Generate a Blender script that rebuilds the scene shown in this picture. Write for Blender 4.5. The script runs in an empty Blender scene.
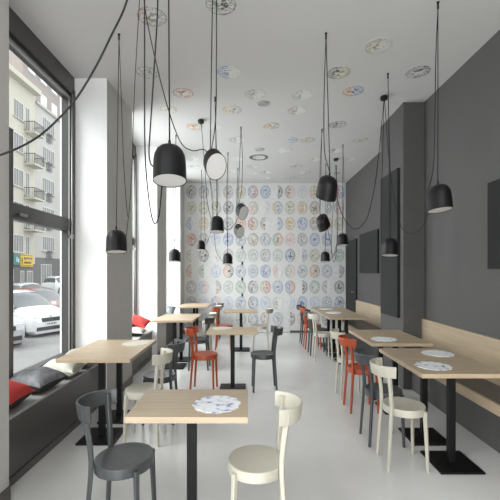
import bpy, bmesh, math, random
from mathutils import Vector, Matrix
random.seed(7)
C = bpy.context.scene.collection
PI = math.pi
R = math.radians
# ------------------------------------------------------------------ frame of the place
F, HX, HY, EYE = 480.0, 249.0, 271.0, 1.48
KX = 0.75                      # things are built in round metres, the room is narrow
CEIL = 3.59
def W(x, y, Y): return Vector(((x-HX)/F*Y, Y, EYE+(HY-y)/F*Y))

# ------------------------------------------------------------------ materials
def mat(name, col, rough=0.6, metal=0.0, spec=0.5, noise=0.0, nscale=8.0, bump=0.0, bscale=60.0, emis=0.0, coat=0.0):
    m = bpy.data.materials.new(name); m.use_nodes = True
    n = m.node_tree.nodes; l = m.node_tree.links
    b = n['Principled BSDF']
    b.inputs['Base Color'].default_value = (*col, 1); b.inputs['Roughness'].default_value = rough
    b.inputs['Metallic'].default_value = metal; b.inputs['Specular IOR Level'].default_value = spec
    if coat: b.inputs['Coat Weight'].default_value = coat
    if emis:
        b.inputs['Emission Color'].default_value = (1, .96, .9, 1); b.inputs['Emission Strength'].default_value = emis
    tc = None
    if noise or bump: tc = n.new('ShaderNodeTexCoord')
    if noise:
        t = n.new('ShaderNodeTexNoise'); t.inputs['Scale'].default_value = nscale; t.inputs['Detail'].default_value = 5
        l.new(tc.outputs['Object'], t.inputs['Vector'])
        r = n.new('ShaderNodeMapRange'); r.inputs['To Min'].default_value = 1-noise; r.inputs['To Max'].default_value = 1+noise
        r.inputs['From Min'].default_value = .3; r.inputs['From Max'].default_value = .7
        l.new(t.outputs['Fac'], r.inputs['Value'])
        mx = n.new('ShaderNodeVectorMath'); mx.operation = 'SCALE'; mx.inputs[0].default_value = col
        l.new(r.outputs['Result'], mx.inputs['Scale']); l.new(mx.outputs['Vector'], b.inputs['Base Color'])
    if bump:
        t = n.new('ShaderNodeTexNoise'); t.inputs['Scale'].default_value = bscale; t.inputs['Detail'].default_value = 4
        l.new(tc.outputs['Object'], t.inputs['Vector'])
        bp = n.new('ShaderNodeBump'); bp.inputs['Strength'].default_value = bump; bp.inputs['Distance'].default_value = .01
        l.new(t.outputs['Fac'], bp.inputs['Height']); l.new(bp.outputs['Normal'], b.inputs['Normal'])
    return m
def wood(name, c1, c2, axis, rough=.45):
    m = bpy.data.materials.new(name); m.use_nodes = True
    n = m.node_tree.nodes; l = m.node_tree.links; b = n['Principled BSDF']
    tc = n.new('ShaderNodeTexCoord'); mp = n.new('ShaderNodeMapping')
    s = [26, 26, 26]; s[axis] = 1.3
    mp.inputs['Scale'].default_value = s
    l.new(tc.outputs['Object'], mp.inputs['Vector'])
    t = n.new('ShaderNodeTexNoise'); t.inputs['Scale'].default_value = 1.6; t.inputs['Detail'].default_value = 6; t.inputs['Distortion'].default_value = .5
    l.new(mp.outputs['Vector'], t.inputs['Vector'])
    cr = n.new('ShaderNodeValToRGB'); cr.color_ramp.elements[0].position = .3; cr.color_ramp.elements[1].position = .7
    cr.color_ramp.elements[0].color = (*c1, 1); cr.color_ramp.elements[1].color = (*c2, 1)
    l.new(t.outputs['Fac'], cr.inputs['Fac']); l.new(cr.outputs['Color'], b.inputs['Base Color'])
    b.inputs['Roughness'].default_value = rough
    return m
M = dict(
 floor=mat('pale poured floor', (.68,.675,.665), .24, noise=.05, nscale=1.3, spec=.5),
 ceiling=mat('ceiling paint', (.64,.635,.625), .9),
 reveal=mat('white plaster', (.86,.86,.86), .8),
 pier=mat('warm grey pier face', (.54,.53,.505), .75, noise=.03),
 dgrey=mat('dark grey wall paint', (.088,.086,.083), .62, noise=.04, nscale=3),
 pillar=mat('pillar grey paint', (.072,.070,.068), .6, noise=.03),
 dframe=mat('dark window paint', (.062,.06,.056), .42),
 rail=mat('aluminium rail', (.33,.33,.32), .35, metal=.6),
 benchf=mat('dark bench lacquer', (.06,.058,.053), .35, noise=.06, nscale=2),
 bencht=mat('bench top grey', (.36,.355,.34), .45),
 black=mat('black powder coat', (.004,.004,.0045), .5, spec=.25),
 shade=mat('black lamp lacquer', (.009,.009,.0095), .45, spec=.3),
 diff=mat('lamp diffuser', (.64,.63,.62), .5, emis=.05),
 cable=mat('black cable', (.006,.006,.006), .6),
 board=mat('black acoustic cloth', (.013,.013,.013), .85, bump=.3, bscale=180),
 wallpaper=mat('white wallpaper', (.69,.69,.685), .7),
 oak=wood('light oak veneer', (.41,.315,.21), (.50,.395,.275), 0),
 oaky=wood('light oak veneer long', (.41,.315,.21), (.50,.395,.275), 1),
 oakedge=wood('oak edge band', (.45,.345,.23), (.52,.415,.285), 0),
 cream=mat('cream chair lacquer', (.51,.485,.41), .38),
 grey=mat('charcoal chair lacquer', (.060,.065,.068), .38),
 red=mat('red orange chair lacquer', (.37,.065,.022), .38),
 seatdark=mat('dark bench leather', (.075,.068,.062), .45),
 prd=mat('red pillow cloth', (.50,.035,.03), .85, noise=.1, nscale=20, bump=.3),
 pbk=mat('black pillow cloth', (.02,.02,.021), .85, bump=.3),
 pgr=mat('grey pillow cloth', (.17,.175,.185), .85, noise=.35, nscale=14, bump=.4),
 pcr=mat('cream pillow cloth', (.60,.60,.52), .85, noise=.12, nscale=16, bump=.4),
 pbg=mat('beige pillow cloth', (.42,.40,.36), .85, noise=.05, bump=.4),
 pipe=mat('pillow piping', (.45,.46,.40), .8),
 sidewalk=mat('sidewalk slabs', (.21,.21,.21), .85, noise=.12, nscale=1.2),
 road=mat('asphalt', (.10,.10,.105), .9, noise=.1),
 fcream=mat('cream facade render', (.53,.505,.425), .9, noise=.03, nscale=.6),
 fgrey=mat('grey beige facade render', (.47,.455,.425), .9, noise=.03, nscale=.6),
 fbrown=mat('brown upper storey render', (.33,.29,.27), .9, noise=.05),
 fdark=mat('dark shop plinth', (.16,.15,.15), .8),
 wframe=mat('white window paint', (.7,.7,.68), .6),
 wglass=mat('far window glass', (.20,.20,.195), .45),
 iron=mat('balcony iron', (.09,.085,.08), .6),
 carw=mat('white car paint', (.72,.73,.74), .2, coat=.6),
 cars=mat('silver car paint', (.42,.43,.45), .25, metal=.4, coat=.5),
 carr=mat('dark red car paint', (.14,.03,.03), .25, coat=.5),
 card=mat('dark blue grey car paint', (.04,.045,.055), .25, coat=.5),
 carg=mat('car glass', (.09,.10,.11), .06),
 tyre=mat('tyre rubber', (.015,.015,.015), .8),
 hub=mat('wheel alloy', (.4,.4,.41), .3, metal=.8),
 lamp=mat('headlight glass', (.55,.56,.58), .1),
 grille=mat('grille black', (.02,.02,.02), .4),
 yellow=mat('yellow sign', (.72,.46,.03), .6), teal=mat('teal sign', (.05,.22,.19), .6),
 ink=mat('sign ink', (.03,.03,.03), .6), signw=mat('sign white', (.7,.7,.7), .6),
 doily=None,
)
# clear glass
g = bpy.data.materials.new('window glass'); g.use_nodes = True
gn = g.node_tree.nodes; gl = g.node_tree.links; gn.clear()
go = gn.new('ShaderNodeOutputMaterial'); gt = gn.new('ShaderNodeBsdfTransparent'); gg = gn.new('ShaderNodeBsdfGlossy')
gt.inputs['Color'].default_value = (.93,.95,.95,1); gg.inputs['Roughness'].default_value = .02
gw = gn.new('ShaderNodeLayerWeight'); gw.inputs['Blend'].default_value = .5
gf = gn.new('ShaderNodeMath'); gf.operation = 'POWER'; gf.inputs[1].default_value = 5; gl.new(gw.outputs['Facing'], gf.inputs[0])
gs = gn.new('ShaderNodeMath'); gs.operation = 'MULTIPLY'; gs.inputs[1].default_value = .35; gl.new(gf.outputs[0], gs.inputs[0]); gf = gs
gm = gn.new('ShaderNodeMixShader')
gl.new(gf.outputs[0], gm.inputs[0]); gl.new(gt.outputs[0], gm.inputs[1]); gl.new(gg.outputs[0], gm.inputs[2]); gl.new(gm.outputs[0], go.inputs[0])
M['glass'] = g
# facade/asphalt colours are their own; printed plates:
PC = dict(w=(.74,.74,.73), gy=(.30,.31,.32), dk=(.10,.10,.11), bl=(.17,.25,.48), lb=(.42,.50,.66), gb=(.30,.35,.44),
          ol=(.42,.39,.22), gd=(.55,.40,.17), br=(.33,.22,.16), rd=(.50,.12,.09), og=(.62,.24,.08), pk=(.66,.42,.40),
          gn=(.25,.36,.25), gg=(.40,.46,.41), fg=(.55,.57,.57))
for _k, _c in list(PC.items()):
    _g = sum(_c)/3; PC[_k] = tuple(_g+(q-_g)*.88 for q in _c)
CN = dict(w='white', gy='grey', dk='near-black', bl='blue', lb='pale blue', gb='blue-grey', ol='olive', gd='golden', br='brown',
          rd='red', og='orange', pk='pink', gn='green', gg='grey-green', fg='faint grey')
_pm = {}
def plate_mat(a, b, rx, ry, base, strength=1.0):
    key = (a, b, rx, base)
    if key in _pm: return _pm[key]
    m = bpy.data.materials.new('printed plate %s %s' % (CN[a], CN[b])); m.use_nodes = True
    n = m.node_tree.nodes; l = m.node_tree.links; bs = n['Principled BSDF']; bs.inputs['Roughness'].default_value = .5
    def mt(op, x, y=None, z=None):
        q = n.new('ShaderNodeMath'); q.operation = op
        for i, v in enumerate((x, y, z)):
            if v is None: continue
            if isinstance(v, (int, float)): q.inputs[i].default_value = v
            else: l.new(v, q.inputs[i])
        return q.outputs[0]
    tc = n.new('ShaderNodeTexCoord'); sp = n.new('ShaderNodeSeparateXYZ'); l.new(tc.outputs['Object'], sp.inputs[0])
    u = mt('DIVIDE', sp.outputs[0], rx); v = mt('DIVIDE', sp.outputs[1], ry)
    r = mt('SQRT', mt('ADD', mt('MULTIPLY', u, u), mt('MULTIPLY', v, v)))
    oi = n.new('ShaderNodeObjectInfo')
    cb = n.new('ShaderNodeCombineXYZ'); l.new(u, cb.inputs[0]); l.new(v, cb.inputs[1]); l.new(mt('MULTIPLY', oi.outputs['Random'], 60), cb.inputs[2])
    def noise(sc, det=2):
        t = n.new('ShaderNodeTexNoise'); t.inputs['Scale'].default_value = sc; t.inputs['Detail'].default_value = det
        l.new(cb.outputs[0], t.inputs['Vector']); return t.outputs['Fac']
    n1 = noise(3.0); n2 = noise(6.5, 3)
    def step(val, e, w=.04):
        q = n.new('ShaderNodeMapRange'); l.new(val, q.inputs[0]); q.inputs[1].default_value = e-w; q.inputs[2].default_value = e+w; return q.outputs[0]
    rim = mt('MULTIPLY', step(r, .86), mt('SUBTRACT', 1, step(r, .97)))
    band = mt('MULTIPLY', mt('MULTIPLY', step(r, .58), mt('SUBTRACT', 1, step(r, .86))), step(n2, .50, .06))
    cen = mt('MULTIPLY', mt('SUBTRACT', 1, step(r, .52, .08)), step(n1, .50, .05))
    inner = mt('MULTIPLY', mt('SUBTRACT', 1, mt('MULTIPLY', 25, mt('ABSOLUTE', mt('SUBTRACT', r, .58)))), .5)
    inner = mt('MAXIMUM', inner, 0)
    k = mt('MAXIMUM', mt('MAXIMUM', mt('MULTIPLY', rim, mt('ADD', .35, mt('MULTIPLY', step(n1, .47, .12), .6))), mt('MULTIPLY', band, .65)), mt('MAXIMUM', mt('MULTIPLY', cen, .9), inner))
    k = mt('MINIMUM', mt('ADD', mt('MULTIPLY', k, 1.15 if strength > 1 else .95), .03 if strength > 1 else .10), 1.0)
    half = mt('GREATER_THAN', u, 0.0)
    mc = n.new('ShaderNodeMix'); mc.data_type = 'RGBA'; l.new(half, mc.inputs['Factor'])
    mc.inputs['A'].default_value = (*PC[a], 1); mc.inputs['B'].default_value = (*PC[b], 1)
    # a second ink here and there
    ac = n.new('ShaderNodeMix'); ac.data_type = 'RGBA'; l.new(mt('MULTIPLY', step(noise(2.2), .58, .03), .6), ac.inputs['Factor'])
    l.new(mc.outputs['Result'], ac.inputs['A'])
    hs = n.new('ShaderNodeHueSaturation'); l.new(mt('ADD', .35, mt('MULTIPLY', oi.outputs['Random'], .3)), hs.inputs['Hue']); hs.inputs['Value'].default_value = .6; hs.inputs['Saturation'].default_value = .7
    l.new(mc.outputs['Result'], hs.inputs['Color']); l.new(hs.outputs['Color'], ac.inputs['B'])
    fm = n.new('ShaderNodeMix'); fm.data_type = 'RGBA'; l.new(k, fm.inputs['Factor'])
    fm.inputs['A'].default_value = (*base, 1); l.new(ac.outputs['Result'], fm.inputs['B'])
    l.new(fm.outputs['Result'], bs.inputs['Base Color'])
    _pm[key] = m
    return m

# ------------------------------------------------------------------ mesh helpers
def bm_box(bm, x0, x1, y0, y1, z0, z1, bev=0.0):
    vs = [bm.verts.new((x, y, z)) for z in (z0, z1) for y in (y0, y1) for x in (x0, x1)]
    fs = [bm.faces.new([vs[i] for i in f]) for f in ((0,2,3,1),(4,5,7,6),(0,1,5,4),(2,6,7,3),(0,4,6,2),(1,3,7,5))]
    if bev:
        es = list({e for f in fs for e in f.edges})
        bmesh.ops.bevel(bm, geom=es, offset=bev, segments=2, profile=.6, affect='EDGES', clamp_overlap=True)
    return fs
def bm_tube(bm, pts, rad, sides=8, flat=1.0, ref=Vector((0,1,0)), caps=True):
    pts = [Vector(p) for p in pts]
    if isinstance(rad, (int, float)): rad = [rad]*len(pts)
    rings = []
    for i, p in enumerate(pts):
        t = (pts[min(i+1, len(pts)-1)]-pts[max(i-1, 0)]).normalized()
        a = ref - t*ref.dot(t)
        if a.length < .1: a = Vector((1,0,0)) - t*t.x
        a.normalize(); b = t.cross(a)
        ring = []
        for k in range(sides):
            th = 2*PI*(k+.5)/sides
            ring.append(bm.verts.new(p + a*math.cos(th)*rad[i] + b*math.sin(th)*rad[i]*flat))
        rings.append(ring)
    for i in range(len(rings)-1):
        for k in range(sides):
            f = bm.faces.new((rings[i][k], rings[i][(k+1)%sides], rings[i+1][(k+1)%sides], rings[i+1][k])); f.smooth = True
    if caps:
        bm.faces.new(rings[0][::-1]); bm.faces.new(rings[-1])
def bm_lathe(bm, prof, seg=36, smooth=True, cx=0, cy=0):
    rings = []
    for r, z in prof:
        if r < 1e-5: rings.append([bm.verts.new((cx, cy, z))])
        else: rings.append([bm.verts.new((cx+r*math.cos(2*PI*k/seg), cy+r*math.sin(2*PI*k/seg), z)) for k in range(seg)])
    for a, b in zip(rings, rings[1:]):
        for k in range(seg):
            k2 = (k+1) % seg
            if len(a) == 1 and len(b) == 1: continue
            if len(a) == 1: f = bm.faces.new((a[0], b[k], b[k2]))
            elif len(b) == 1: f = bm.faces.new((a[k], b[0], a[k2]))
            else: f = bm.faces.new((a[k], b[k], b[k2], a[k2]))
            f.smooth = smooth
def catmull(pts, n=10):
    pts = [Vector(p) for p in pts]
    if len(pts) < 3: return pts
    P = [pts[0]*2-pts[1]]+pts+[pts[-1]*2-pts[-2]]
    out = []
    for i in range(1, len(P)-2):
        for k in range(n):
            t = k/n; a, b, c, d = P[i-1], P[i], P[i+1], P[i+2]
            out.append(.5*((2*b)+(c-a)*t+(2*a-5*b+4*c-d)*t*t+(3*b-a-3*c+d)*t**3))
    out.append(pts[-1]); return out
def link(name, bm, m, parent=None, loc=None, xf=None, mats=None):
    if xf is not None: bmesh.ops.transform(bm, matrix=xf, verts=bm.verts)
    bmesh.ops.recalc_face_normals(bm, faces=bm.faces)
    for e in bm.edges:
        if len(e.link_faces) == 2 and e.calc_face_angle(0) > .61: e.smooth = False
    me = bpy.data.meshes.new(name); bm.to_mesh(me); bm.free()
    for mm in (mats or [m]): me.materials.append(mm)
    o = bpy.data.objects.new(name, me); C.objects.link(o)
    if parent: o.parent = parent
    if loc is not None: o.location = loc
    return o
def tag(o, label, cat, group=None, kind=None):
    o['label'] = label; o['category'] = cat
    if group: o['group'] = group
    if kind: o['kind'] = kind
    return o
def thing(name, label, cat, loc=(0,0,0), rz=0, group=None):
    o = bpy.data.objects.new(name, None); o.empty_display_size = .1; C.objects.link(o)
    o.location = loc; o.rotation_euler = (0,0,rz)
    return tag(o, label, cat, group)
def copy_tree(o, parent=None):
    c = o.copy(); C.objects.link(c)
    if parent: c.parent = parent
    for ch in list(o.children): copy_tree(ch, c)
    return c
def box(name, m, b, parent=None, bev=0, loc=None):
    bm = bmesh.new(); bm_box(bm, *b, bev=bev); return link(name, bm, m, parent, loc)
def struct(name, m, boxes, bev=0):
    bm = bmesh.new()
    for b in boxes: bm_box(bm, *b, bev=bev)
    o = link(name, bm, m); o['kind'] = 'structure'; return o
SQ = Matrix.Diagonal((KX, 1, 1, 1))

# ------------------------------------------------------------------ room shell
XL, XBF, XW, XO = -1.555, -1.63, -1.91, -2.07
YB, YF = 11.53, -2.4
struct('floor', M['floor'], [(XO, 2.75, YF, YB+.2, -.1, 0)])
struct('ceiling', M['ceiling'], [(XO-.1, 2.75, YF-.1, YB+.2, CEIL, CEIL+.15)])
# left wall: piers (grey towards the room, white in the reveals)
piers = [(1.55, 3.11), (5.255, 6.38), (8.12, 9.0), (10.83, YB+.2)]
bm = bmesh.new()
for y0, y1 in piers: bm_box(bm, XO, XL, y0, y1, 0, CEIL)
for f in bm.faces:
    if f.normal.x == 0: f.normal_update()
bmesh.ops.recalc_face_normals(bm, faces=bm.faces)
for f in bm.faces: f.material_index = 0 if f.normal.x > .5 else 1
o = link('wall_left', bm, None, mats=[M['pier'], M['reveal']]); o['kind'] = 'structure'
struct('wall_left_lower', M['reveal'], [(XO, XW-.03, a, b, -.2, .50) for a, b in ((YF, 1.55), (3.11, 5.255), (6.38, 8.12), (9.0, 10.83))])
bays = [(YF, 1.55), (3.11, 5.255), (6.38, 8.12), (9.0, 10.83)]
struct('trim_1', M['dframe'], [(XO, XW, a, b, 3.45, CEIL) for a, b in bays])          # lintels
struct('baseboard_left', M['benchf'], [(XL, XL+.012, a, b-.002, 0.0, .09) for a, b in piers])
# right wall
struct('wall_right', M['dgrey'], [(2.19, 2.75, YF, 6.0, 0, CEIL)])
struct('wall_right_pillar', M['pillar'], [(1.93, 2.75, 6.0, 7.04, 0, CEIL)])
struct('wall_right_far', M['pillar'], [(2.32, 2.75, 7.04, YB+.2, 0, CEIL)])
# back wall with a flush papered door and a slim open gap
zd = EYE+(HY-238)/F*YB
xg0, xg1, xd = (241.2-HX)/F*YB, (243.2-HX)/F*YB, (290-HX)/F*YB
struct('wall_back', M['wallpaper'], [(XL-.3, xg0, YB, YB+.2, 0, CEIL), (xg0, xd, YB, YB+.2, zd, CEIL), (xd, 2.6, YB, YB+.2, 0, CEIL)])
struct('wall_back_recess', M['dgrey'], [(xg0-.05, xd+.05, YB+.19, YB+.24, 0, zd+.05)])
struct('door_1', M['wallpaper'], [(xg1, xd-.006, YB+.004, YB+.05, .006, zd-.006)])
struct('baseboard_back', M['dgrey'], [(xd, 2.32, YB-.015, YB, 0, .05)])
# dark door at the far end of the right wall
d2 = struct('door_2', M['board'], [(2.285, 2.32, 10.28, 11.3, 0, 2.17)], bev=.004)
bm = bmesh.new(); bm_tube(bm, [(2.285, 10.42, 1.02), (2.25, 10.42, 1.02), (2.25, 10.54, 1.02)], .01); h = link('door_handle', bm, M['rail'], d2)
# unseen glazed front behind the viewer, opened to let fill light in
struct('wall_front', M['reveal'], [(XO, -1.5, YF-.15, YF, 0, CEIL), (1.9, 2.75, YF-.15, YF, 0, CEIL), (-1.5, 1.9, YF-.15, YF, 3.3, CEIL), (-1.5, 1.9, YF-.15, YF, 0, .12)])
def window(name, y0, y1, rail=True):
    X0, X1 = -2.022, -1.94
    z0, z1, t0, t1 = .50, 3.45, 1.91, 2.045
    fw = .075
    bm = bmesh.new()
    bm_box(bm, X0, X1, y0, y1, z1-.10, z1); bm_box(bm, X0, X1, y0, y1, z0, z0+.10)
    bm_box(bm, X0, X1, y0, y0+fw, z0+.10, z1-.10); bm_box(bm, X0, X1, y1-fw, y1, z0+.10, z1-.10)
    bm_box(bm, X0, X1-.004, y0+fw, y1-fw, t0, t1)
    # stepped outer casing
    bm_box(bm, X1, XW+.01, y1-.045, y1, z0, z1); bm_box(bm, X1, XW+.01, y0, y0+.045, z0, z1); bm_box(bm, X1, XW, y0+.045, y1-.045, z1-.05, z1)
    w = link(name, bm, M['dframe']); w['kind'] = 'structure'
    for a, b in ((z0+.10, t0), (t1, z1-.10)):
        box('pane', M['glass'], (-2.008, -2.000, y0+fw, y1-fw, a, b), w)
    box('bead', M['rail'], (X1-.002, X1+.012, y1-fw-.02, y1-fw, z0+.1, z1-.1), w)
    box('bead', M['rail'], (X1-.002, X1+.02, y0+fw, y1-fw, z1-.125, z1-.10), w)
    if rail:
        bm = bmesh.new(); bm_tube(bm, [(X1+.03, y1-.075, z0+.02), (X1+.03, y1-.075, z1-.06)], .012)
        bm_box(bm, X1, X1+.045, y1-.095, y1-.055, 1.83, 1.87)
        link('blind_rail', bm, M['rail'], w)
        bm = bmesh.new(); bm_box(bm, X1, X1+.02, y0+.93, y0+1.06, 1.945, 1.97, bev=.004); link('window_latch', bm, M['rail'], w)
    return w
def stile(w): box('sash_stile', M['dframe'], (-1.985, -1.93, 3.83, 3.935, .52, 2.64), w, bev=.003)
stile(window('window_1', 3.11, 5.255)); window('window_2', 6.38, 8.12); window('window_3', 9.0, 10.83); window('added_window_4', YF+.05, 1.55)  # last one is an unseen opening beside the viewer, added to help light the room
bm = bmesh.new()
for x in (-1.5, -.4, .72, 1.84): bm_box(bm, x, x+.06, YF-.12, YF-.03, .12, 3.3)
bm_box(bm, -1.44, 1.84, YF-.12, YF-.03, 2.3, 2.38)
w5 = link('window_5', bm, M['dframe']); w5['kind'] = 'structure'
for a, b in ((-1.44,-.4), (-.34,.72), (.78,1.84)):
    for c, d in ((.12,2.3), (2.38,3.3)): box('pane', M['glass'], (a, b, YF-.08, YF-.07, c, d), w5)

# window benches
for (y0, y1), lab in zip(bays, ('dark built-in window bench beside the viewer, before the nearest pier', 'dark built-in window bench under the large street window with the car outside',
        'dark built-in window bench in the second window bay holding a red pillow', 'dark built-in window bench in the farthest window bay by the plate wall')):
    t = thing('window_bench', lab, 'bench', (XBF, (y0+y1)/2, 0), group='built-in window benches')
    hy = (y1-y0)/2-.003
    box('bench_front', M['benchf'], (XW-.03-XBF+.004, -.012, -hy, hy, 0.002, .462), t)
    box('bench_top', M['bencht'], (XW-.03-XBF+.004, 0, -hy, hy, .463, .480), t, bev=.003)
    box('bench_skirting', M['benchf'], (-.012, .0, -hy, hy, .002, .06), t)
# right wall benches
def wall_bench(y0, y1, xw, lab, topz):
    t = thing('wall_bench', lab, 'bench', (xw, (y0+y1)/2, 0), group='oak benches along the dark wall')
    hy = (y1-y0)/2-.004
    box('backrest', M['oaky'], (-.035, -.002, -hy, hy, .47, topz), t, bev=.003)
    box('seat', M['seatdark'], (1.86-xw, -.036, -hy, hy, .44, .492), t, bev=.003)
    box('seat_edge', M['oaky'], (1.835-xw, 1.859-xw, -hy, hy, .41, .49), t, bev=.002)
    box('bench_base', M['dgrey'], (2.03-xw, -.002, -hy, hy, .002, .438), t)
wall_bench(YF+.1, 6.0, 2.19, 'long oak-backed wall bench along the near dark wall', .885)
wall_bench(7.04, 10.27, 2.32, 'oak-backed wall bench in the far recess behind the pillar', .86)

# dark panels on the right wall
def panel(lab, xw, y0, y1, z0, z1, d=.035):
    t = tag(link('wall_panel', (lambda b: (bm_box(b, -d, -.002, -(y1-y0)/2, (y1-y0)/2, z0-z1, 0, bev=.003), b)[1])(bmesh.new()), M['board'], loc=(xw, (y0+y1)/2, z1)), lab, 'panel')
    t['group'] = 'black panels on the right wall'
panel('black rectangular panel hanging on the near dark wall at the right frame edge', 2.19, 2.95, 4.34, 1.50, 2.275)
panel('tall black panel on the side of the pillar', 1.93, 6.14, 6.92, .88, 2.80)
panel('black rectangular panel on the recessed wall above the far oak bench', 2.32, 8.55, 9.94, 1.44, 2.23)

# ------------------------------------------------------------------ tables
TW, TD, TT = .625, .572, .032
def make_table():
    t = thing('cafe_table', '', 'table', group='oak cafe tables')
    bm = bmesh.new(); bm_box(bm, -TW/2, TW/2, -TD/2, TD/2, .74-TT, .74, bev=.002); link('tabletop', bm, M['oak'], t)
    box('column', M['black'], (-.026, .026, -.063, -.007, .016, .74-TT-.008), t, bev=.003)
    box('base_plate', M['black'], (-.162, .162, -.250, .180, 0.001, .016), t, bev=.002)
    box('mounting_plate', M['black'], (-.12, .12, -.16, .16, .74-TT-.008, .74-TT), t)
    return t
tp = None
TB = [(-.318, 2.715, 'oak cafe table in the foreground between the charcoal and cream chairs', 0),
 (-1.31, 4.315, 'near oak cafe table of the pair beside the large window', 0),
 (-1.31, 4.889, 'far oak cafe table of the pair beside the large window, with a doily', 0),
 (-1.15, 7.46, 'near oak cafe table of the pair at the second window bay', 0),
 (-1.13, 8.035, 'far oak cafe table of the pair at the second window bay', 0),
 (-1.17, 10.28, 'near oak cafe table of the pair at the third window bay', 0),
 (-1.17, 10.86, 'far oak cafe table of the pair at the third window bay, by the plate wall', 0),
 (-.205, 6.07, 'single oak cafe table in the middle of the room beside a red chair', 0),
 (-.15, 9.05, 'single oak cafe table in the middle of the room nearest the plate wall', 0),
 (1.557, 3.735, 'nearest oak cafe table along the right wall bench with a blue and white doily', 0),
 (1.557, 4.31, 'second oak cafe table along the right wall bench, joined to the nearest', 0),
 (1.568, 5.19, 'third oak cafe table along the right wall bench, beside the red chair', 0),
 (1.568, 5.765, 'fourth oak cafe table along the right wall bench, in front of the pillar', 0),
 (1.583, 7.86, 'first oak cafe table of the far row of four by the recess bench', 0),
 (1.583, 8.44, 'second oak cafe table of the far row of four by the recess bench', 0),
 (1.583, 9.02, 'third oak cafe table of the far row of four by the recess bench', 0),
 (1.583, 9.60, 'last oak cafe table of the far row of four, nearest the plate wall', 0)]
for i, (x, y, lab, rz) in enumerate(TB):
    t = make_table() if i == 0 else copy_tree(tp)
    if i == 0: tp = t
    t.location = (x, y, 0); t['label'] = lab

# doilies
def doily_mat(name, c, thr):
    m = plate_mat.__globals__['mat'](name, (.78,.79,.81), .8)
    n = m.node_tree.nodes; l = m.node_tree.links; b = n['Principled BSDF']
    tc = n.new('ShaderNodeTexCoord'); t = n.new('ShaderNodeTexNoise'); t.inputs['Scale'].default_value = 20; t.inputs['Detail'].default_value = 3
    l.new(tc.outputs['Object'], t.inputs['Vector'])
    cr = n.new('ShaderNodeValToRGB'); e = cr.color_ramp.elements
    e[0].position = thr; e[0].color = (.80,.81,.83,1); e[1].position = thr+.12; e[1].color = (*c, 1)
    l.new(t.outputs['Fac'], cr.inputs['Fac']); l.new(cr.outputs['Color'], b.inputs['Base Color'])
    return m
DM = [doily_mat('blue printed paper', (.25,.31,.55), .52), doily_mat('dark blue printed paper', (.08,.11,.2), .54), doily_mat('pale printed paper', (.5,.5,.53), .56), mat('faint paper', (.62,.57,.49), .8)]
def doily(x, y, k, lab, r=.172):
    bm = bmesh.new(); N = 96
    def rr(a): return r*(1+.035*math.sin(12*a)+.018*math.sin(29*a+1))
    top = [bm.verts.new((KX*rr(2*PI*i/N)*math.cos(2*PI*i/N), rr(2*PI*i/N)*math.sin(2*PI*i/N), .004)) for i in range(N)]
    bot = [bm.verts.new((v.co.x, v.co.y, 0)) for v in top]
    c = bm.verts.new((0,0,.003)); mid = [bm.verts.new((v.co.x*.75, v.co.y*.75, .0025)) for v in top]
    for i in range(N):
        j = (i+1) % N
        bm.faces.new((c, mid[i], mid[j])); bm.faces.new((mid[i], top[i], top[j], mid[j])); bm.faces.new((top[i], bot[i], bot[j], top[j]))
    bm.faces.new(bot[::-1])
    tag(link('doily', bm, DM[k], loc=(x, y, .7402)), lab, 'doily', 'printed round doilies on the tables')
doily(-.178, 2.665, 0, 'scalloped white doily with blue print on the foreground table')
doily(-1.155, 4.90, 3, 'pale round doily on the table pair by the large window')
doily(1.432, 3.735, 1, 'round doily with dark blue print on the nearest right table')
doily(1.69, 4.30, 2, 'pale grey printed doily on the second right table, behind the dark blue one')
doily(1.46, 5.20, 2, 'pale doily on the right table beside the red chair')
doily(1.50, 8.50, 2, 'nearer pale doily on the far row of four tables')
doily(1.50, 9.35, 2, 'farther pale doily on the far row of four tables')
doily(-.345, 6.19, 3, 'faint pale doily on the single middle table behind the foreground')

# ------------------------------------------------------------------ chairs (front looks along +x)
def bm_leg(bm, pts, wx, wy, rot=0.0):
    """square-edged tapering leg: wx, wy = (half size at foot, half size at top)"""
    n = len(pts); rings = []
    for i, p in enumerate(pts):
        f = i/(n-1); a = wx[0]+(wx[1]-wx[0])*f; b = wy[0]+(wy[1]-wy[0])*f; c = .30
        q = [(-a,-b*(1-c)),(-a*(1-c),-b),(a*(1-c),-b),(a,-b*(1-c)),(a,b*(1-c)),(a*(1-c),b),(-a*(1-c),b),(-a,b*(1-c))]
        ca, sa = math.cos(rot), math.sin(rot)
        rings.append([bm.verts.new((p[0]+x*ca-y*sa, p[1]+x*sa+y*ca, p[2])) for x, y in q])
    for a, b in zip(rings, rings[1:]):
        for k in range(8): bm.faces.new((a[k], a[(k+1)%8], b[(k+1)%8], b[k]))
    bm.faces.new(rings[0][::-1]); bm.faces.new(rings[-1])
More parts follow.
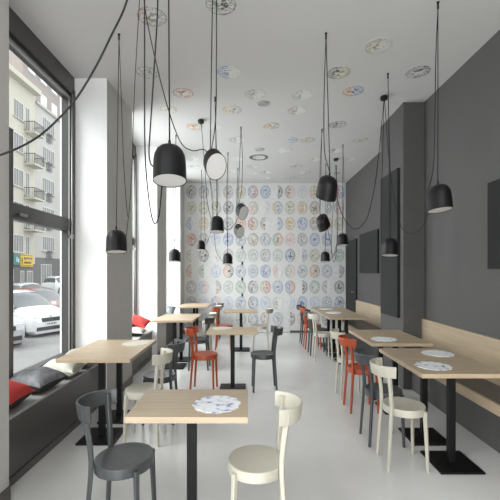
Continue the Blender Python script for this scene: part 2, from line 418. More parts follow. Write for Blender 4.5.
def chair_parts(t, m):
    bm = bmesh.new()
    bm_lathe(bm, [(0,.442),(.06,.443),(.12,.446),(.165,.451),(.192,.4565),(.201,.457)], seg=56)
    bm_lathe(bm, [(.201,.457),(.2055,.455),(.207,.450),(.207,.405),(.204,.401),(.190,.401),(.188,.405),(.188,.425),(0,.425)], seg=56)
    bmesh.ops.remove_doubles(bm, verts=bm.verts, dist=.0002)
    for f in bm.faces:
        f.smooth = True
    link('seat', bm, m, t, xf=SQ)
    for s in (-1, 1):
        bm = bmesh.new(); bm_leg(bm, catmull([(.168, s*.172, .001), (.160, s*.163, .20), (.152, s*.152, .38), (.150, s*.150, .437)], 4), (.013,.021), (.013,.019), s*R(45)); link('leg', bm, m, t, xf=SQ)
        bm = bmesh.new(); bm_leg(bm, catmull([(-.215, s*.165, .001), (-.196, s*.156, .22), (-.178, s*.143, .43), (-.184, s*.147, .56), (-.203, s*.161, .68), (-.211, s*.167, .755)], 4), (.0135,.0215), (.0135,.0175), s*R(-28)); link('leg', bm, m, t, xf=SQ)
    bm = bmesh.new(); N = 32; A = R(83); RR = .197; cx = -.128
    rings = []
    for i in range(N+1):
        a = PI - A + 2*A*i/N
        h0, h1 = .690, .775
        def P(rad, z, lean): return (cx+(rad+lean)*math.cos(a), (rad+lean*.5)*math.sin(a), z)
        q = [P(RR-.007, h0, -.008), P(RR+.007, h0, -.008), P(RR+.0085, h0+.003, -.008), P(RR+.0085, h1-.004, .008), P(RR+.006, h1, .008), P(RR-.006, h1, .008), P(RR-.0085, h1-.004, .008), P(RR-.0085, h0+.003, -.008)]
        rings.append([bm.verts.new(v) for v in q])
    n = len(rings[0])
    for a_, b_ in zip(rings, rings[1:]):
        for k in range(n):
            f = bm.faces.new((a_[k], a_[(k+1)%n], b_[(k+1)%n], b_[k])); f.smooth = True
    bm.faces.new(rings[0][::-1]); bm.faces.new(rings[-1])
    link('backrest', bm, m, t, xf=SQ)
protos = {}
def chair(x, y, rz, col, lab):
    if col not in protos:
        t = thing('bentwood_chair', lab, 'chair', group='bentwood cafe chairs'); chair_parts(t, M[col]); protos[col] = t
    else: t = copy_tree(protos[col])
    t.location = (x, y, 0); t.rotation_euler = (0, 0, rz); t['label'] = lab
    return t
chair(-.692, 2.67, R(-4), 'grey', 'charcoal bentwood chair in the left foreground beside the front table')
chair(.038, 2.63, R(180), 'cream', 'cream bentwood chair right of the foreground table')
chair(-.925, 4.21, R(180), 'cream', 'cream bentwood chair at the window table pair, behind the foreground table')
chair(-.89, 4.78, R(180), 'grey', 'charcoal bentwood chair at the window table pair, behind the cream one')
chair(-.545, 5.98, R(-3), 'red', 'red bentwood chair left of the single middle table')
chair(-.770, 7.30, R(180), 'grey', 'charcoal bentwood chair at the second bay tables, behind the red chair')
chair(-.790, 8.05, R(180), 'cream', 'cream bentwood chair at the second bay tables, behind the charcoal one')
chair(-.465, 9.12, R(0), 'red', 'red bentwood chair left of the far middle table')
chair(-.80, 9.80, R(180), 'cream', 'cream bentwood chair in the far left row behind the far red chair')
chair(-.80, 10.45, R(180), 'grey', 'charcoal bentwood chair in the far left corner nearest the plate wall')
chair(.175, 6.02, R(182), 'grey', 'charcoal bentwood chair right of the single middle table')
chair(.205, 9.05, R(180), 'cream', 'cream bentwood chair right of the far middle table')
chair(1.195, 3.71, R(-1), 'cream', 'cream bentwood chair at the nearest right table')
chair(1.175, 4.20, R(0), 'grey', 'charcoal bentwood chair at the right tables, between cream and red')
chair(1.215, 5.15, R(1), 'red', 'red bentwood chair at the right tables, third from the front')
chair(1.215, 5.68, R(0), 'cream', 'cream bentwood chair at the right tables, just behind the red one')
chair(1.235, 8.00, R(0), 'cream', 'cream bentwood chair at the first table of the far right row')
chair(1.235, 8.56, R(0), 'grey', 'charcoal bentwood chair at the far right row, between cream and red')
chair(1.225, 9.20, R(0), 'red', 'red bentwood chair at the far right row of tables')
chair(1.225, 9.87, R(0), 'grey', 'charcoal bentwood chair at the end of the far right row')

# ------------------------------------------------------------------ pillows
def pillow(name_lab, loc, size, rot, mtop, mbot, pipe):
    lx, ly, h = size
    N = 20; bm = bmesh.new(); grid = {}
    for s in (1, -1):
        for i in range(N+1):
            for j in range(N+1):
                u, v = 2*i/N-1, 2*j/N-1
                edge = (i in (0, N) or j in (0, N))
                if s == -1 and edge: continue
                pin = 1-.10*(1-abs(u)**2)*(abs(v)**3)
                pin2 = 1-.10*(1-abs(v)**2)*(abs(u)**3)
                z = s*h/2*((1-u*u)*(1-v*v))**.42 + .006*math.sin(7*u+3*v)*(1-u*u)*(1-v*v)
                grid[(s, i, j)] = bm.verts.new((u*lx/2*pin2, v*ly/2*pin, z))
    def g(s, i, j): return grid.get((s, i, j)) or grid[(1, i, j)]
    for s in (1, -1):
        for i in range(N):
            for j in range(N):
                f = bm.faces.new((g(s,i,j), g(s,i+1,j), g(s,i+1,j+1), g(s,i,j+1))); f.smooth = True; f.material_index = 0 if s == 1 else 1
    E = Matrix.Rotation(rot[2], 4, 'Z') @ Matrix.Rotation(rot[1], 4, 'Y') @ Matrix.Rotation(rot[0], 4, 'X')
    # piping path
    path = [grid[(1,i,0)].co.copy() for i in range(N+1)]+[grid[(1,N,j)].co.copy() for j in range(1,N+1)]+[grid[(1,i,N)].co.copy() for i in range(N-1,-1,-1)]+[grid[(1,0,j)].co.copy() for j in range(N-1,-1,-1)]
    zmin = min((SQ@E@v.co).z for v in bm.verts)
    t = thing('pillow', name_lab, 'pillow', (loc[0], loc[1], loc[2]-zmin+.001), group='pillows on the window benches')
    link('cushion', bm, None, t, xf=SQ@E, mats=[M[mtop], M[mbot]])
    b2 = bmesh.new(); bm_tube(b2, path, .0045, sides=6, caps=False); link('piping', b2, M[pipe], t, xf=SQ@E)
BT = .480
pillow('red pillow with a black underside, nearest on the window bench', (-1.80, 3.50, BT), (.40,.44,.19), (R(-2),R(6),R(5)), 'prd', 'pbk', 'prd')
pillow('charcoal grey patterned pillow lying between the red and cream ones', (-1.775, 4.03, BT), (.42,.46,.18), (R(0),R(5),R(-8)), 'pgr', 'pbk', 'pbk')
pillow('cream white pillow with green-grey edge under the corner of the window table', (-1.77, 4.56, BT), (.42,.44,.16), (R(0),R(4),R(6)), 'pcr', 'pcr', 'pipe')
pillow('beige pillow at the far end of the first window bench', (-1.78, 5.02, BT), (.40,.42,.17), (R(8),R(0),0), 'pbg', 'pbk', 'pbg')
pillow('red pillow leaning over the others in the second window bay', (-1.765, 7.72, BT+.10), (.40,.42,.10), (R(10),R(16),R(0)), 'prd', 'prd', 'prd')
pillow('pale beige pillow under the red one in the second window bay', (-1.77, 7.45, BT), (.40,.42,.12), (R(0),R(3),R(4)), 'pbg', 'pbk', 'pbg')
pillow('charcoal pillow at the far end of the farthest window bench', (-1.77, 10.45, BT), (.40,.44,.18), (R(20),R(0),0), 'pgr', 'pbk', 'pbk')

# ------------------------------------------------------------------ pendant lamps
def pendant(px, py, Y, tilt, lab, top=None, strands=(), size=1.0, plug=None, cr=.0038):
    """px,py: photo position of the shade's middle; tilt=(about x, about y)"""
    c = W(px, py, Y)
    E = SQ @ (Matrix.Rotation(tilt[2] if len(tilt) > 2 else 0, 4, 'Z') @ Matrix.Rotation(tilt[1], 4, 'Y') @ Matrix.Rotation(tilt[0], 4, 'X'))
    t = thing('pendant_lamp', lab, 'pendant lamp', c, group='black pendant lamps')
    s = size; r = .118*s; hh = .098*s
    out = [(0,hh),(.02*s,hh),(.05*s,hh-.006*s),(.076*s,hh-.017*s),(.095*s,hh-.034*s),(.107*s,hh-.055*s),(.113*s,hh-.080*s),(.1155*s,hh-.115*s),(r,-hh+.004),(r+.001,-hh)]
    inn = [(r-.003,-hh),(r-.006,-hh+.01),(.104*s,hh-.10*s),(.09*s,hh-.05*s),(.05*s,hh-.012*s),(0,hh-.008*s)]
    bm = bmesh.new(); bm_lathe(bm, out+inn, seg=40); link('lamp_shade', bm, M['shade'], t, xf=E)
    bm = bmesh.new(); bm_lathe(bm, [(0,-hh+.001),(.06*s,-hh+.001),(r-.0045,-hh+.003),(r-.0045,-hh+.008),(0,-hh+.008)], seg=40); link('diffuser', bm, M['diff'], t, xf=E)
    bm = bmesh.new(); bm_lathe(bm, [(0,hh+.03),(.008,hh+.03),(.010,hh+.027),(.010,hh-.002),(0,hh-.002)], seg=12); link('cable_grip', bm, M['cable'], t, xf=E)
    a = E @ Vector((0,0,hh+.028))
    if top is not None:
        tx, ty = top
        yy = (CEIL-EYE)*F/(HY-ty) if ty is not None else Y
        T = Vector(((tx-HX)/F*yy, yy, CEIL)) - c
        bm = bmesh.new(); bm_tube(bm, [T, a], cr, sides=6); link('cable', bm, M['cable'], t)
        bm = bmesh.new(); bm_lathe(bm, [(0,0),(.013,0),(.013,-.004),(.008,-.008),(.008,-.055),(0,-.06)], seg=12, cx=0, cy=0)
        link('ceiling_hook', bm, M['cable'], t, loc=T)
    for st in strands:
        pts = []
        for p in st:
            if p == 'top': pts.append(a)
            elif p == 'hook': pts.append(T+Vector((0,0,-.03)))
            elif p[0] == 'body': pts.append(E @ Vector(p[1]))
            else: pts.append(W(*p)-c)
        bm = bmesh.new(); bm_tube(bm, catmull(pts, 8), cr, sides=6); link('cable', bm, M['cable'], t)
    return t
def ce(x, Y): return (x, HY-(CEIL-EYE-.001)*F/Y, Y)
rx = .112
pendant(169.7, 163.3, 2.62, (R(-7),R(-2)), 'largest black pendant lamp, upper left of centre', (168, None), size=1.02,
        strands=[[ce(158.5,2.62), (157.8,0,2.62), (154,70,2.62), (150.2,130,2.62), (149,152,2.62), (150.5,163,2.62), (153.5,167,2.62)],
                 [ce(144.6,2.8), (144.6,60,2.8), (145,150,2.8), (149,200,2.8), (154,223,2.8), (159,215,2.8), (162,185,2.72), (163,172,2.66)]], cr=.0042)
pendant(213.6, 162.5, 3.62, (R(-58),R(0),R(27)), 'tilted black pendant lamp showing its pale opening, beside the largest lamp', (212.6, None), size=.90,
        strands=[[ce(216.6,3.6), (216.4,60,3.6), (215.5,120,3.62), 'top'],
                 [ce(142,3.5), (146,15,3.5), (155,58,3.5), (167,105,3.5), (180,141,3.55), (192,150.5,3.6), (204,149.5,3.62), 'top']])
pendant(116.5, 241, 4.2, (R(-5),R(-3)), 'black pendant lamp hanging in front of the white first pier', (119, 34),
        strands=[['hook', (121,90,4.25), (123.5,160,4.2), (126.5,205,4.2), (128.5,216,4.2), (131,185,4.1), (134.5,90,3.85), (139.5,0,3.6), ce(140,3.55)],
                 [(128.5,216,4.2), (126,238,4.15), (123.5,248,4.1), (121.5,240,4.08)]], cr=.0032)
pendant(216.9, 224, 5.95, (R(-5),R(0)), 'black pendant lamp at the centre in front of the plate wall', (215, 97),
        strands=[['hook', (216.5,150,5.95), (217.8,190,5.95), 'top'],
                 [(223,228,5.95), (229,229.5,6.2), (236,222,6.6), (240.5,208,7.0)],
                 [(211,219,5.95), (207,200,6.0), (205,170,6.3), ce(201,6.7)]], cr=.0036)
pendant(201, 245.2, 9.6, (R(-4),R(0)), 'small black pendant lamp low at the left of the plate wall', (201.5, 170),
        strands=[['hook', (204,200,9.6), (205,235,9.6), (207,242,9.6), (211,230,9.6), (213,200,9.6), ce(208,9.6)]])
pendant(227.6, 258.6, 8.6, (R(-4),R(0)), 'lowest central black pendant lamp over the far middle table', (228, 152.5),
        strands=[['hook', (226.5,200,8.6), 'top'], [(223,262,8.6), (216,250,8.6), (214,225,8.6), (211,190,8.6), ce(207,8.6)]])
pendant(241, 210.5, 7.05, (R(-60),R(0),R(38)), 'tilted black pendant lamp upper right of the central lamp', (241, 127), size=.95,
        strands=[['hook', (242.5,160,7.05), (241.5,190,7.05), 'top']])
pendant(238.3, 230, 8.9, (R(-58),R(0),R(38)), 'small tilted black pendant lamp just below the other tilted one', (238, 168),
        strands=[['hook', (237,200,8.95), 'top']])
pendant(174.6, 255.3, 7.3, (R(-5),R(0)), 'black pendant lamp hanging before the second window bay', (176, 135),
        strands=[['hook', (174,180,7.35), (173.2,220,7.3), 'top']])
pendant(327.5, 187, 4.15, (R(24),R(8)), 'large black pendant lamp tilted, right of the plate wall centre', (326, 33),
        strands=[['hook', (324,100,4.2), (324.5,150,4.15), 'top'],
                 [ (335,180,4.15), (337.5,200,4.4), (344,218,4.6), (354,229,4.8), (364,223,5.0), (370,208,5.2), (377,170,5.5), (384,100,5.78)]])
pendant(322.5, 221.5, 6.7, (R(24),R(-30)), 'black pendant lamp tilted sideways below the large tilted one', (322, 129),
        strands=[['hook', (320,170,6.9), 'top'], [(327,226,6.7), (331,245,7.2), (334,262,7.8), (337,240,8.4), (336.2,165,8.95)]])
pendant(342.4, 239.3, 7.85, (R(-4),R(0)), 'black pendant lamp at the right edge of the plate wall', (343, 144.7),
        strands=[['hook', (344,190,7.9), 'top'], [(337,243,7.85), (333,255,8.2), (331.5,240,8.6), (335.5,165,8.95)]])
pendant(325.2, 256.6, 9.3, (R(-4),R(0)), 'small black pendant lamp lowest at the right of the plate wall', (325.8, 163.7),
        strands=[['hook', (327,210,9.3), 'top'], [(330,260,9.3), (336,250,9.2), (338,220,9.1), (336.5,165,8.98)]])
pendant(389.8, 246.8, 5.35, (R(-5),R(3)), 'black pendant lamp in front of the tall pillar panel', (388, 73.4),
        strands=[['hook', (388.8,120,5.3), (390,180,5.35), 'top'], [(381.8,244,5.35), (380.6,225,5.35), (382.5,160,5.5), (384,100,5.78)]])
pendant(439, 197.5, 3.62, (R(-5),R(-3)), 'black pendant lamp nearest the right wall', (438, 2),
        strands=[['hook', (435.8,60,3.7), (434.5,140,3.62), (433,170,3.6), (429,188,3.55), (428,200,3.55)],
                 [(428,211,3.62), (424,224,3.9), (413,234,4.4), (402,228,5.0), (395,205,5.4), (389,160,5.6), (384.6,100,5.78)]])
# canopy discs the long cables come down from
for (x, y, Y, lab) in ((384, 97, 5.79, 'black round cable canopy hanging below the ceiling, right side'), (336, 159.5, 9.0, 'black round ceiling canopy at the right of the plate wall'),
                       (201, 120, 6.7, 'black round ceiling canopy left of centre')):
    p = W(x, y, Y)
    bm = bmesh.new(); top = CEIL-p.z-.002
    bm_lathe(bm, [(0,.022),(.05,.022),(.058,.016),(.058,-.016),(.05,-.022),(0,-.022)], seg=28)
    o = link('ceiling_canopy', bm, M['shade'], loc=p if top > .05 else (p.x, p.y, CEIL-.024), xf=SQ); tag(o, lab, 'ceiling canopy', 'black cable canopies')
    if top > .05:
        bm = bmesh.new(); bm_tube(bm, [(.01,0,.02), (.0,-.0,top)], .004, sides=6); link('cable', bm, M['cable'], o)
        bm = bmesh.new(); bm_tube(bm, [(-.01,0,.02), (-.02,0.0,top)], .004, sides=6); link('cable', bm, M['cable'], o)
        for q in ((381.5,240,5.4), (391,180,5.4), (400,225,5.3)):
            pass
# big slack cable at upper left and the crossing one
P = [ce(139,2.2), (137,-120,2.2), (133.5,-50,2.2), (127,0,2.2), (110,38,2.2), (95,68,2.2), (75,100,2.2), (50,127,2.2), (28,143,2.15), (0,155,2.1), (-30,162,2.05), (-70,160,2.0)]
P0 = W(60, 119, 2.2)
bm = bmesh.new(); bm_tube(bm, catmull([W(*p)-P0 for p in P], 8), .0048, sides=8); tag(link('slack_cable', bm, M['cable'], loc=P0), 'thick black slack cable sweeping across the large window from the ceiling', 'cable')

# ------------------------------------------------------------------ printed plates
def plate_mesh(rx_, ry_):
    bm = bmesh.new(); N = 40
    prof = [(0,.002),(.55,.002),(.62,.0025),(.92,.004),(1.0,.003),(1.0,.0),(0,0)]
    bm_lathe(bm, prof, seg=N)
    bmesh.ops.transform(bm, matrix=Matrix.Diagonal((rx_, ry_, 1, 1)), verts=bm.verts)
    return bm
rows = ['dk/gy gy fg br/gy ol bl/rd bl w/dk br/pk fg gd gy rd/bl',
 'ol ol ol/br dk gg pk/ol w/fg ol/gb ol gd br w/gy br/pk',
 'bl/w gd ol gy og rd/ol br/w w/bl gd bl br og ol',
 'og/rd gy lb bl gb ol/br gb gn/og pk gy bl bl fg',
 'ol/w dk w/fg gy gg gg gy gg bl/dk w/gb ol gg gn',
 'og/w gn/w lb og/dk gb gb bl pk/w gn/pk gb og/br gb w/dk',
 'gy/gb lb/pk w/br gg gn dk/gy ol/rd gb/bl bl/rd w/dk gn gy/w dk',
 'gy lb bl/pk lb gb dk/bl lb gg/w w/lb bl lb gb bl/dk',
 'gy fg gy fg gg gy/bl br/w gb w/dk pk br gy gb']
ordn = ['first','second','third','fourth','fifth','sixth','seventh','eighth','ninth','tenth','eleventh','twelfth','thirteenth']
rown = ['top row','second row','third row','fourth row','middle row','sixth row','seventh row','eighth row','bottom row']
base = (.70,.70,.69)
meshes = {}
def plate_obj(a, b, rx_, ry_, loc, rot, lab, group, bcol):
    key = (a, b, rx_)
    if key not in meshes:
        o = link('wall_plate' if rot[0] and abs(rot[0]) < 2 else 'ceiling_plate', plate_mesh(rx_, ry_), plate_mat(a, b, rx_, ry_, bcol, 1.2 if rx_ == .126 else 1.0), loc=loc); meshes[key] = o
    else:
        o = meshes[key].copy(); C.objects.link(o); o.location = loc
    o.rotation_euler = rot; tag(o, lab, 'plate', group)
for j, row in enumerate(rows):
    for i, cd in enumerate(row.split()):
        a, b = (cd.split('/')+[cd])[:2] if '/' in cd else (cd, cd)
        p = W(191.4+12.32*i, 192+15.85*j, YB)
        nm = (CN[a]+' patterned') if a == b else 'half %s half %s' % (CN[a], CN[b])
        plate_obj(a, b, .1255, .163, (p.x, YB-.0005+(.0 if not (xg0-.1 < p.x < xd+.1 and p.z < zd+.1) else -.0), p.z), (PI/2, 0, 0), '%s plate on the back wall, %s, %s from the left' % (nm, rown[j], ordn[i]), 'round plates on the back wall', base)
cp = [(152,16.6,'br','gy','beside the large lamp cables, upper left'),(220.8,4,'gn','dk','at the top frame edge near centre'),(147.8,72.6,'gy','gy','left, behind the large lamp cables'),
 (183,93,'br','rd','above the largest lamp'),(167.4,109.4,'gg','ol','close above the largest lamp'),(228.8,72,'bl','w','right of the centre cables'),(255,94,'gy','fg','above the grey vent'),
 (232,109.8,'gd','gy','above the tilted lamp, golden'),(194.6,126.7,'og','ol','beside the left canopy'),(214.4,126.4,'fg','fg','behind the tilted lamp cables'),
 (271,125.8,'gd','br','right of centre, below the small grey vent'),(378.4,45.8,'ol','fg','highest on the right, large'),(338.4,72.6,'dk','ol','right of the upper right hook'),
 (352.8,90.9,'og','bl','orange and blue one below the right hook'),(417.8,71.8,'gy','dk','nearest the dark wall'),(302,95,'gg','w','right of centre, mid ceiling'),(296.8,110.4,'br','w','just below the pale green one'),
 (337.5,124.4,'dk','gy','dark one right of the hooks'),(290,140,'lb','bl','right of centre, in the fourth rank'),(307,140,'ol','gy','beside the pale blue one'),(285,150.7,'w','fg','faint, right of the toothed vent'),
 (253,166.3,'gy','fg','below the toothed vent'),(252.5,173,'fg','w','left, two ranks below the toothed vent'),(266,172,'gy','w','right, two ranks below the toothed vent'),
 (296,166,'gy','gg','right of centre in the far ranks'),(305,172.5,'w','gy','far right of centre, near the wall'),(291,177.5,'gb','gb','blue-grey one nearest the plate wall'),
 (265.5,178,'fg','w','faint one nearest the plate wall'),(314,159.5,'ol','w','far, left of the right canopy'),(335,150.4,'br','w','behind the right hooks'),(360,140,'gy','ol','beside the dark wall'),
 (349,159,'lb','w','right of the right canopy'),(236.3,140,'gy','w','right of the tilted lamp'),(236.6,159,'fg','w','far, right of the tilted lamp'),(192.4,158.5,'gy','w','far left of the tilted lamp'),
 (193.7,166.5,'gy','fg','far left, second behind the tilted lamp'),(231,171,'ol','w','far, behind the tilted lamp')]
for x, y, a, b, wh in cp:
    Yc = (CEIL-EYE)*F/(HY-y)
    plate_obj(a, b, .126, .164, ((x-HX)/F*Yc, Yc, CEIL+.0005), (PI, 0, 0), '%s round plate on the ceiling, %s' % (CN[a] if a == b else CN[a]+' and '+CN[b], wh), 'round plates on the ceiling', (.74,.74,.70))
# vents
for x, y, lab, r_ in ((263.4,103.4,'plain grey round ceiling vent, the nearer one',.105), (259.8,149.4,'plain grey round ceiling vent, the farther one',.11), (337,173,'plain grey round ceiling vent at the far right hooks',.10)):
    Yc = (CEIL-EYE)*F/(HY-y); bm = bmesh.new()
    bm_lathe(bm, [(0,-.008),(r_*.5,-.010),(r_*.52,-.006),(r_*.75,-.006),(r_*.77,-.010),(r_,-.006),(r_,0),(0,0)], seg=32)
    tag(link('ceiling_vent', bm, mat('vent grey', (.42,.42,.42), .7), loc=((x-HX)/F*Yc, Yc, CEIL), xf=SQ), lab, 'ceiling vent', 'round ceiling vents')
Yc = (CEIL-EYE)*F/(HY-157.2); v = thing('slotted_ceiling_vent', 'dark toothed ring vent in the ceiling above the plate wall', 'ceiling vent', ((258.7-HX)/F*Yc, Yc, CEIL))
bm = bmesh.new(); bm_lathe(bm, [(0,-.003),(.15,-.003),(.155,-.005),(.235,-.005),(.24,0),(0,0)], seg=40); link('vent_plate', bm, mat('vent pale', (.6,.6,.59), .7), v, xf=SQ)
bm = bmesh.new()
for k in range(22):
    a = 2*PI*k/22
    bb = bmesh.new(); bm_box(bb, .165, .232, -.019, .019, -.0072, -.0052)
    bmesh.ops.transform(bb, matrix=Matrix.Rotation(a, 4, 'Z'), verts=bb.verts)
    me = bpy.data.meshes.new('x'); bb.to_mesh(me); bb.free(); bm.from_mesh(me); bpy.data.meshes.remove(me)
link('vent_slots', bm, mat('vent slot dark', (.06,.06,.06), .7), v, xf=SQ)

# ------------------------------------------------------------------ outside
XF = -22.2
def fy(x): return XF*F/(x-HX)
def fz(x, y): return EYE+(HY-y)/F*fy(x)
struct('sidewalk', M['sidewalk'], [(-6.75, XO, -12, 90, -.75, -.55)])
struct('road', M['road'], [(-20.2, -6.75, -12, 90, -.85, -.65)])
struct('far_sidewalk', M['sidewalk'], [(XF-.5, -20.2, -12, 90, -.8, -.52)])
struct('curb', M['fgrey'], [(-6.9, -6.75, -12, 90, -.75, -.545)])
def facade_window(b, y0, y1, z0, z1, n, door=False):
    fr = bmesh.new(); t = .06
    bm_box(fr, XF-.05, XF+.05, y0, y1, z1-t, z1); bm_box(fr, XF-.05, XF+.05, y0, y1, z0, z0+t)
    for k in range(n+1):
        y = y0+(y1-y0-t)*k/n; bm_box(fr, XF-.05, XF+.05, y, y+t, z0+t, z1-t)
    for k in range(n):
        y = y0+(y1-y0-t)*(k+.5)/n; bm_box(fr, XF-.05, XF+.03, y+t*.2, y+t*.8, z0+t, z1-t)
    f = link('window', fr, M['wframe'], b)
    p = bmesh.new(); bm_box(p, XF-.04, XF+.015, y0+.02, y1-.02, z0+.02, z1-.02); link('pane', p, M['wglass'], f)
    s = bmesh.new(); bm_box(s, XF-.02, XF+.16, y0-.1, y1+.1, z0-.1, z0-.001); link('window_sill', s, M['fgrey'], b)
    if door:
        ym = (y0+y1)/2; w = (y1-y0)/n/2
        q = bmesh.new(); bm_box(q, XF-.04, XF+.05, ym-w, ym+w, z0-.95, z0-.101); link('door_leaf', q, M['wglass'], b)
        r_ = bmesh.new()
        for k in range(7): bm_tube(r_, [(XF+.2, ym-w*1.1+2.2*w*k/6, z0-.95), (XF+.2, ym-w*1.1+2.2*w*k/6, z0)], .018, sides=4)
        bm_box(r_, XF+.17, XF+.23, ym-w*1.15, ym+w*1.15, z0-.02, z0+.03); link('railing', r_, M['iron'], b)
def balcony(b, y0, y1, z):
    s = bmesh.new(); bm_box(s, XF, XF+1.1, y0, y1, z-.16, z); link('balcony_slab', s, M['fcream'], b)
    r_ = bmesh.new()
    bm_box(r_, XF+1.03, XF+1.08, y0, y1, z+.92, z+.98); bm_box(r_, XF, XF+1.03, y0, y0+.05, z+.92, z+.98); bm_box(r_, XF, XF+1.03, y1-.05, y1, z+.92, z+.98)
    n = int((y1-y0)/.16)
    for k in range(n+1):
        y = y0+.03+(y1-y0-.06)*k/n; bm_box(r_, XF+1.04, XF+1.065, y-.012, y+.012, z, z+.92)
    for k in range(7):
        x = XF+.1+.15*k; bm_box(r_, x, x+.02, y0+.01, y0+.04, z, z+.92); bm_box(r_, x, x+.02, y1-.04, y1-.01, z, z+.92)
    link('railing', r_, M['iron'], b)
yb = fy(35)
B1 = thing('apartment_building', 'cream apartment building with balconies behind the yellow sign, across the street', 'building', (0,0,0))
ztop = EYE+.84*(-XF)
b_ = box('facade_wall', M['fcream'], (XF-12, XF, 22, yb, 2.2, ztop-.5), B1); box('plinth', M['fdark'], (XF-12, XF-.02, 22, yb, -.6, 2.2), B1)
box('cornice', M['fcream'], (XF-12, XF+.7, 22, yb, ztop-.5, ztop), B1); box('roof', M['fbrown'], (XF-12, XF-1, 22, yb, ztop, ztop+1.0), B1)
zt = [fz(42, y) for y in (115.6, 145, 176.5, 206, 235.6)]
zl = [z-.3 for z in zt]
for z in zl:
    for y0 in (24.5, 31.5, 38.5, 45.2):
        facade_window(B1, y0, y0+2.0, z-1.7, z, 2)
        if y0 < 45: facade_window(B1, y0+3.6, y0+5.4, z-1.7, z, 2)
    facade_window(B1, 47.6, 48.5, z-2.3, z, 1)
for z in zl[:-1]:
    for y0 in (33.0, 40.0, 47.3): balcony(B1, y0, y0+2.3, z-2.55)
for y0 in (24, 30, 36, 42): facade_window(B1, y0, y0+3.2, -.1, 1.7, 3)
for (y0, y1) in ((46.6, 47.3), (48.0, 49.2)): facade_window(B1, y0, y1, -.4, 1.5, 1)
B2 = thing('apartment_building', 'grey beige apartment building with brown top storey, farther across the street', 'building', (0,0,0))
zp = EYE+.785*(-XF)
box('facade_wall', M['fgrey'], (XF-12, XF, yb+.02, 92, 2.9, zp), B2); box('plinth', M['fdark'], (XF-12, XF-.02, yb+.02, 92, -.6, 2.9), B2)
box('parapet', M['fgrey'], (XF-.4, XF+.25, yb+.02, 92, zp, zp+.25), B2)
box('top_storey', M['fbrown'], (XF-12, XF-1.3, yb+.02, 92, zp+.0, zp+6.5), B2)
for z in zt:
    for k in range(6): facade_window(B2, fy(42)+k*6.0, fy(42)+3.2+k*6.0, z-1.6, z, 3, door=True)
for k in range(6): facade_window(B2, fy(41)+k*6, fy(41)+2.6+k*6, -.1, 2.2, 2)
fwb = bmesh.new()
for k in range(7): bm_box(fwb, XF-1.32, XF-1.22, yb+1.2+k*3, yb+2.8+k*3, zp+1.0, zp+2.6); bm_box(fwb, XF-1.32, XF-1.22, yb+1.2+k*3, yb+2.8+k*3, zp+3.9, zp+5.2)
link('attic_windows', fwb, M['wframe'], B2)
# signs on the facade
def sign(x0, x1, ya, yb_, m, lab, marks):
    Ya, Yb = fy(x0), fy(x1); z1, z0 = fz(x0, ya), fz(x0, yb_)
    t = thing('street_sign', lab, 'sign', (XF+.12, (Ya+Yb)/2, (z0+z1)/2))
    w, h = (Yb-Ya)/2, (z1-z0)/2
    box('sign_board', m, (-.07, .0, -w, w, -h, h), t, bev=.01)
    bm = bmesh.new()
    for a, b, c, d in marks: bm_box(bm, .001, .012, a*w, b*w, c*h, d*h)
    link('sign_marks', bm, M['ink'] if m is M['yellow'] else M['signw'], t)
sign(19.5, 32, 254, 266.5, M['yellow'], 'yellow street sign with dark arrow and lettering on the cream facade',
     [(-.85,-.75,-.7,.3),(-.95,-.65,-.1,0),(-.92,-.68,.3,.4)]+[(-.5+.17*k,-.40+.17*k,.15,.5) for k in range(8)]+[(-.5+.17*k,-.38+.17*k,-.5,-.2) for k in range(7)]+[(-.95,.95,.80,.86),(-.95,.95,-.86,-.80)])
sign(12.5, 19, 254, 265, M['teal'], 'teal street sign left of the yellow sign on the cream facade', [(-.2,.1,-.4,.5),(.3,.6,-.5,.2)])
